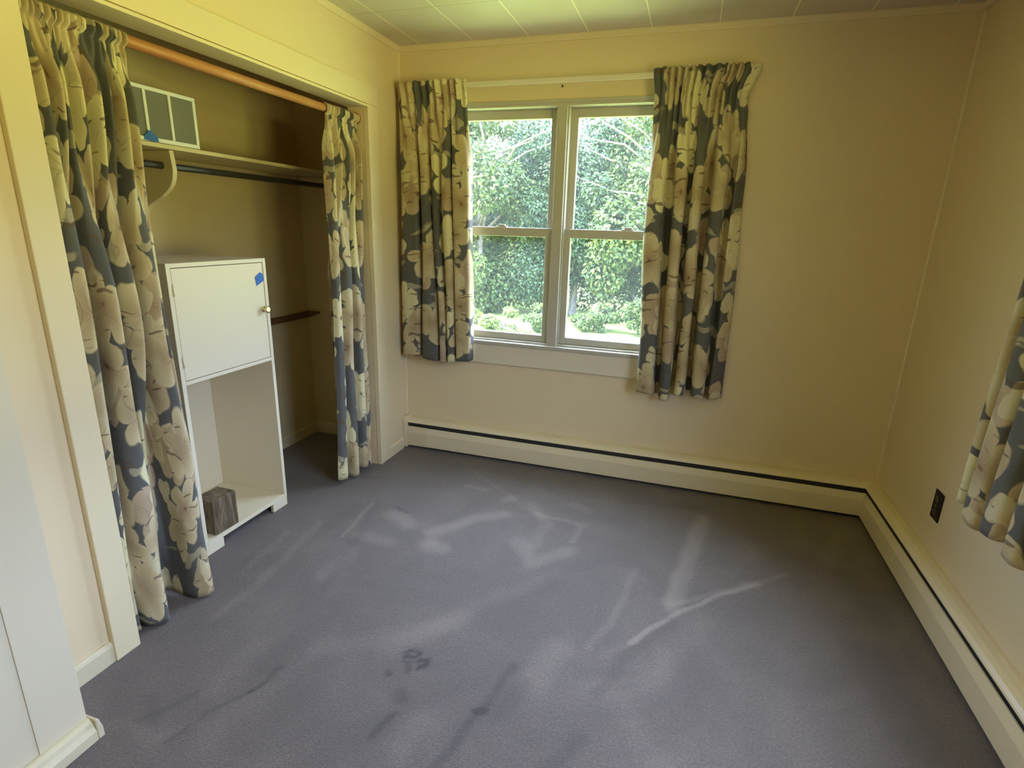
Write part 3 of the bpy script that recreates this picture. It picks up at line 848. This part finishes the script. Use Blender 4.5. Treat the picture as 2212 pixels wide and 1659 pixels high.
up_ = [(u, -0.042 + d) for u, d in zigzag(-0.632, -0.358, 5, 0.034, 31)]
mid_ = [(-0.650, -0.05), (-0.640, -0.025), (-0.612, -0.02), (-0.600, -0.06), (-0.585, -0.105), (-0.570, -0.02), (-0.530, -0.015), (-0.516, -0.09), (-0.500, -0.108), (-0.488, -0.02), (-0.45, -0.015),
        (-0.438, -0.06), (-0.42, -0.03), (-0.39, -0.025), (-0.38, -0.06), (-0.365, -0.04)]
bot_ = [(-0.675, -0.06), (-0.660, -0.042), (-0.620, -0.038), (-0.605, -0.09), (-0.59, -0.10), (-0.575, -0.025), (-0.535, -0.02), (-0.518, -0.06), (-0.502, -0.105), (-0.49, -0.02), (-0.455, -0.016),
        (-0.44, -0.055), (-0.43, -0.03), (-0.40, -0.026), (-0.385, -0.06), (-0.366, -0.05)]
closet_curtain('closet_curtain', 'narrow floral curtain bunched at the right side of the closet opening', -0.622, -0.375, 10,
               [(1.70, up_), (1.05, mid_), (0.022, bot_)], 31, lambda s: 0.010 * np.sin(9 * s + 2), 1.3, M_fl[4])

# ------------------------------------------------------------------ closet shelf, bracket, rod, cleat
SF, SZ0, SZ1 = -0.350, 1.636, 1.652
root = thing('closet_shelf', (CB, -1.1, SZ0), 'cream painted shelf running across the top of the closet', 'shelf')
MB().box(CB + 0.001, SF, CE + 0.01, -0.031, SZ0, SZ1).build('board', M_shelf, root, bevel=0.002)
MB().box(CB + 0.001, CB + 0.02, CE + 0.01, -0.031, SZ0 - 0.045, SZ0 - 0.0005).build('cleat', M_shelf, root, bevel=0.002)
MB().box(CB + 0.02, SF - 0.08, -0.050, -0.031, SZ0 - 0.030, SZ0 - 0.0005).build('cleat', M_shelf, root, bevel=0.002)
# sawn S-curve bracket
by = -1.180
edge, _ = resample([(-0.372, SZ0 - 0.001), (-0.368, 1.595), (-0.366, 1.555), (-0.385, 1.505), (-0.44, 1.462), (-0.515, 1.425), (-0.552, 1.375), (-0.566, 1.30), (-0.60, 1.22), (-0.655, 1.19)], 40)
outl = [(CB + 0.001, SZ0 - 0.001)] + [tuple(p) for p in edge] + [(CB + 0.001, 1.185)]
outl.reverse()
MB().prism(outl, lambda p, q, t: (p, t, q), by - 0.010, by + 0.010).build('bracket', M_shelf, root, bevel=0.0015)
tag(MB().tube([(-0.42, CE + 0.002, 1.578), (-0.42, -0.034, 1.578)], 0.0135, 18).build('hanging_rod', M_pipe),
    'dark metal hanging rod under the closet shelf', 'clothes rod')
cl = MB().box(CB + 0.0005, CB + 0.02, -1.6, -0.031, 0.788, 0.826)
cl.prism([(CB + 0.02, 0.790), (-0.592, 0.816), (-0.588, 0.826), (CB + 0.02, 0.826)], lambda p, q, t: (p, t, q), -0.052, -0.031)
tag(cl.build('wall_cleat', M_cleat, bevel=0.002), 'dark brown wooden strip on the closet wall behind the white cabinet', 'wood strip')

# loose insect screen standing on the shelf
SX = -0.362
root = thing('window_screen', (SX, -1.22, SZ1), 'white framed window screen standing on the closet shelf', 'window screen')
y_r, y_l, z_b, z_t = -1.046, -1.386, 1.658, 1.848
fr = MB()
fr.box(SX - 0.008, SX, y_l, y_r, SZ1 + 0.003, SZ1 + 0.019)
fr.box(SX - 0.008, SX, y_l, y_r, z_t - 0.014, z_t)
fr.box(SX - 0.008, SX, y_l, y_l + 0.014, SZ1 + 0.019, z_t - 0.014)
fr.box(SX - 0.008, SX, y_r - 0.014, y_r, SZ1 + 0.019, z_t - 0.014)
fr.build('frame', M_screenframe, root, bevel=0.0025)
for yc in (-1.168, -1.274):
    MB().box(SX - 0.0075, SX + 0.001, yc - 0.006, yc + 0.006, SZ1 + 0.019, z_t - 0.014).build('divider', M_screenframe, root, bevel=0.002)
for a, b in ((y_l + 0.014, -1.280), (-1.268, -1.174), (-1.162, y_r - 0.014)):
    MB().box(SX - 0.0045, SX - 0.0035, a, b, SZ1 + 0.019, z_t - 0.014).build('mesh', M_mesh, root)
tp = [(-1.300, 1.655), (-1.262, 1.652), (-1.238, 1.654), (-1.244, 1.672), (-1.262, 1.681), (-1.268, 1.690), (-1.281, 1.690), (-1.284, 1.680), (-1.296, 1.672)]
tag(MB().prism(tp, lambda p, q, t: (t, p, q + 0.003), SX + 0.0008, SX + 0.0024).build('tape_piece', M_tape, root), 'crumpled blue masking tape')

# ------------------------------------------------------------------ white cabinet
FX, BX = -0.175, -0.560
cy0, cy1 = -1.447, -0.945
root = thing('cabinet', (FX, (cy0 + cy1) / 2, 0), 'tall white painted cabinet with a door above an open compartment, in the closet', 'cabinet')
T = 0.018
MB().box(BX, FX, cy0, cy0 + T, 0.046, 1.218).build('side_panel', M_cab, root, bevel=0.0015)
MB().box(BX, FX, cy1 - T, cy1, 0.046, 1.218).build('side_panel', M_cab, root, bevel=0.0015)
MB().box(BX, FX - 0.0005, cy0 + T, cy1 - T, 1.201, 1.2175).build('top_panel', M_cab, root, bevel=0.001)
MB().box(BX, FX - 0.0005, cy0 + T, cy1 - T, 0.753, 0.768).build('shelf_board', M_cab, root, bevel=0.001)
MB().box(BX, FX - 0.0005, cy0 + T, cy1 - T, 0.046, 0.064).build('bottom_panel', M_cab, root, bevel=0.001)
MB().box(BX - 0.006, BX, cy0, cy1, 0.046, 1.218).build('back_panel', M_cab, root)
MB().box(FX - 0.018, FX - 0.001, cy0 + 0.001, cy0 + 0.098, 0.001, 0.0455).build('foot', M_cab, root, bevel=0.002)
MB().box(FX - 0.018, FX - 0.001, cy1 - 0.098, cy1 - 0.001, 0.001, 0.0455).build('foot', M_cab, root, bevel=0.002)
MB().box(BX, FX - 0.018, cy0 + 0.001, cy0 + 0.016, 0.001, 0.0455).build('foot', M_cab, root)
MB().box(BX, FX - 0.018, cy1 - 0.016, cy1 - 0.001, 0.001, 0.0455).build('foot', M_cab, root)
dr = MB().box(FX - 0.018, FX - 0.0015, cy0 + T + 0.0025, cy1 - T - 0.0025, 0.7705, 1.1985).build('door', M_cab, root, bevel=0.002)
kb = MB().tube([(FX - 0.002, -0.982, 0.994), (FX + 0.004, -0.982, 0.994), (FX + 0.005, -0.982, 0.994), (FX + 0.014, -0.982, 0.994), (FX + 0.018, -0.982, 0.994), (FX + 0.024, -0.982, 0.994), (FX + 0.027, -0.982, 0.994)],
               [0.014, 0.014, 0.008, 0.008, 0.017, 0.017, 0.011], 6)
tag(kb.build('knob', M_brass, dr), 'faceted brass knob')
for zc in (1.12, 0.845):
    MB().tube([(FX + 0.001, cy0 + T + 0.001, zc - 0.022), (FX + 0.001, cy0 + T + 0.001, zc + 0.022)], 0.0035, 8).build('hinge', M_cab, dr)
tp = [(-1.016, 1.138), (-0.985, 1.158), (-0.969, 1.150), (-0.963, 1.128), (-0.970, 1.118), (-1.010, 1.100)]
tag(MB().prism(tp, lambda p, q, t: (t, p, q), FX - 0.001, FX + 0.0002).build('tape_piece', M_tape, dr), 'blue masking tape scrap')

# timber block on the cabinet floor
blk = MB()
bz0 = 0.0645
o4 = [(-0.182, -1.380), (-0.178, -1.254), (-0.284, -1.250), (-0.288, -1.376)]
blk.prism(o4, lambda p, q, t: (p, q, t), bz0, bz0 + 0.160)
o = blk.build('timber_block', M_block, bevel=0.006)
tag(o, 'short offcut of dark weathered square timber standing inside the cabinet', 'wood block')

# ------------------------------------------------------------------ outdoors
GZ = -0.45


def leaf_mat(name, dark, mid_c, light, transl):
    m, t = mat(name)
    g = t.n('ShaderNodeNewGeometry')
    cc = t.ramp(g.outputs['Random Per Island'], [(0.0, dark), (0.55, mid_c), (1.0, light)])
    d = t.n('ShaderNodeBsdfPrincipled', {'Base Color': cc, 'Roughness': 0.42, 'Specular IOR Level': 0.35})
    tcol = t.mix(0.5, cc, (0.45, 0.6, 0.05, 1), 'MULTIPLY')
    tl = t.n('ShaderNodeBsdfTranslucent', {0: cc})
    mx = t.n('ShaderNodeMixShader', {0: transl, 1: d.outputs[0], 2: tl.outputs[0]})
    finish(t, mx)
    return m


ML = [leaf_mat('maple_leaf', (0.024, 0.048, 0.012, 1), (0.055, 0.10, 0.020, 1), (0.15, 0.20, 0.045, 1), 0.35),
      leaf_mat('dense_leaf', (0.016, 0.038, 0.014, 1), (0.032, 0.072, 0.024, 1), (0.075, 0.135, 0.045, 1), 0.3),
      leaf_mat('shrub_leaf', (0.05, 0.09, 0.015, 1), (0.11, 0.16, 0.024, 1), (0.22, 0.26, 0.05, 1), 0.35)]
M_bark = wood('grey_bark', (0.05, 0.045, 0.04, 1), (0.16, 0.15, 0.13, 1), (0.30, 0.29, 0.26, 1), 2, 3.0, 0.3, 0.9, 0.1)
M_lawn, t = mat('sunlit_lawn_grass')
c = t.n('ShaderNodeTexCoord').outputs['Object']
a = t.n('ShaderNodeTexNoise', {'Vector': c, 'Scale': 1.2, 'Detail': 8.0, 'Roughness': 0.7}).outputs['Fac']
cc = t.ramp(a, [(0.3, (0.16, 0.24, 0.05, 1)), (0.7, (0.34, 0.38, 0.12, 1))])
b = t.n('ShaderNodeBsdfPrincipled', {'Base Color': cc, 'Roughness': 0.9, 'Specular IOR Level': 0.1})
finish(t, b)
tag(MB().box(-26, 26, 0.3, 45, GZ - 0.2, GZ).build('lawn', M_lawn), 'sunlit lawn outside the back window', 'lawn', kind='stuff')


def leaves(centers, radii, count, size, rng_):
    """rhombic folded leaves over a set of clump ellipsoids"""
    nC = len(centers)
    vol = np.array([r[0] * r[2] for r in radii])
    ci = rng_.choice(nC, count, p=vol / vol.sum())
    d = rng_.normal(size=(count, 3))
    d /= np.linalg.norm(d, axis=1)[:, None]
    rad = rng_.uniform(0.55, 1.05, count) ** 0.6
    p = np.array(centers)[ci] + d * np.array(radii)[ci] * rad[:, None]
    nrm = d * 0.7 + np.array([0, -0.25, 0.6]) + rng_.normal(size=(count, 3)) * 0.45
    nrm /= np.linalg.norm(nrm, axis=1)[:, None]
    ax = d * 0.5 + np.array([0, 0, -0.55]) + rng_.normal(size=(count, 3)) * 0.7
    ax -= nrm * np.sum(ax * nrm, 1)[:, None]
    ax /= np.linalg.norm(ax, axis=1)[:, None]
    sd_ = np.cross(nrm, ax)
    L = size * rng_.uniform(0.6, 1.3, count)[:, None]
    wv = L * 0.30
    v0, v2 = p, p + ax * L
    mp = p + ax * L * 0.42
    v1 = mp + sd_ * wv + nrm * L * 0.08
    v3 = mp - sd_ * wv + nrm * L * 0.08
    V = np.stack([v0, v1, v2, v3], 1).reshape(-1, 3)
    b4 = np.arange(count) * 4
    F = np.concatenate([np.stack([b4, b4 + 1, b4 + 2], 1), np.stack([b4, b4 + 2, b4 + 3], 1)])
    return V, F


def plant(name, label, cat, group, x, y, h, rx, ry, zc, rz, nclump, count, size, m, seed, trunk=0.09):
    rg = np.random.default_rng(seed)
    root = thing(name, (x, y, GZ), label, cat, group)
    cs, rs = [], []
    for i in range(nclump):
        d = rg.normal(size=3)
        d /= np.linalg.norm(d)
        k = rg.uniform(0.40, 1.0)
        cs.append((x + d[0] * rx * k, y + d[1] * ry * k, GZ + zc + d[2] * rz * k))
        q = rg.uniform(0.18, 0.36)
        rs.append((rx * q, ry * q, rz * q * 0.8))
    cs = [(a, b, max(cz, GZ + r[2] * 0.9 + 0.02)) for (a, b, cz), r in zip(cs, rs)]
    V, F = leaves(cs, rs, count, size, rg)
    V[:, 2] = np.maximum(V[:, 2], GZ + 0.02)
    me = np_mesh('foliage', V, F, m)
    o = bpy.data.objects.new('foliage', me)
    COL.objects.link(o)
    o.parent = root
    o.matrix_parent_inverse = parent_inv(root)
    tb = MB()
    top = GZ + zc + rz * 0.5
    tb.tube([(x, y, GZ + 0.001), (x, y, GZ + 0.05), (x + 0.04, y, GZ + 0.4 * (top - GZ)), (x - 0.05, y + 0.03, top)], [trunk * 1.1, trunk, trunk * 0.75, trunk * 0.3], 9)
    for i in range(min(nclump, 10)):
        cx, cy, cz = cs[i]
        z0 = GZ + (0.25 + 0.06 * i) * (top - GZ)
        cz = max(cz, GZ + 0.15)
        tb.tube([(x, y, z0), ((x + cx) / 2, (y + cy) / 2, (z0 + cz) / 2 + 0.15), (cx, cy, cz)], [trunk * 0.5, trunk * 0.3, trunk * 0.08], 6)
    if name == 'broadleaf_tree':
        for i in range(16):
            a_, z0 = rg.uniform(0, 2 * PI), top - rg.uniform(0.2, 1.8)
            e = Vector((x + 1.25 * rx * math.cos(a_), y - 1.1 * ry * abs(math.sin(a_)), z0 + rg.uniform(0.2, 1.1)))
            m_ = Vector((x, y, z0)).lerp(e, 0.5) + Vector((rg.uniform(-.15, .15), 0, rg.uniform(-.1, .2)))
            tb.tube([(x, y, z0), m_, e], [0.03, 0.02, 0.006], 6)
    tb.build('trunk' if trunk > 0.04 else 'stems', M_bark, root)


GT = 'trees beyond the lawn'
T_ = [(-2.75, 8.3, 1.7, 1.3, 2.15, 2.3, 0, 40, 42000, 0.085, 'yellow green broadleaf tree seen through the left window sash', 'broadleaf_tree'),
      (-0.75, 8.9, 1.6, 1.3, 2.00, 2.4, 1, 40, 46000, 0.072, 'dense dark green tree seen through the right window sash', 'bushy_tree'),
      (0.95, 8.4, 1.4, 1.2, 2.2, 2.4, 0, 30, 24000, 0.085, 'bright broadleaf tree partly hidden by the right window curtain', 'broadleaf_tree'),
      (-5.6, 8.8, 1.7, 1.4, 2.30, 2.5, 1, 26, 14000, 0.10, 'dense tree hidden behind the left window curtain', 'bushy_tree'),
      (3.4, 9.2, 1.7, 1.4, 2.30, 2.5, 1, 26, 14000, 0.10, 'dense tree behind the wall right of the window', 'bushy_tree'),
      (-3.5, 12.0, 2.4, 1.5, 2.20, 2.9, 1, 40, 32000, 0.10, 'dark tree standing behind the yellow green tree', 'bushy_tree'),
      (0.2, 12.2, 2.4, 1.5, 2.20, 2.9, 1, 40, 32000, 0.10, 'dark tree at the back between the two nearer trees', 'bushy_tree')]
for i, (x, y, rx, ry, zc, rz, mi, ncl, cnt, sz, lab, nm) in enumerate(T_):
    plant(nm, lab, 'tree', GT, x, y, 0, rx, ry, zc, rz, ncl, cnt, sz, ML[mi], 40 + i)
S_ = [(-2.05, 5.4, 0.46, 0.72, 'yellow leaved shrub low at the left edge of the left sash'), (-1.12, 5.3, 0.44, 0.62, 'yellow leaved shrub low in the middle of the left sash'),
      (-0.80, 6.6, 0.38, 0.50, 'yellow green shrub behind the window mullion'), (0.02, 7.2, 0.43, 0.56, 'green shrub at the lawn edge low in the right sash'),
      (0.92, 7.0, 0.43, 0.66, 'green shrub at the lawn edge beside the right curtain')]
for i, (x, y, r, hh, lab) in enumerate(S_):
    plant('garden_shrub', lab, 'shrub', 'shrubs along the lawn edge', x, y, 0, r, r * 0.8, hh * 0.45, hh * 0.5, 16, 6000, 0.065, ML[2 if i < 2 else 0], 70 + i, 0.02)
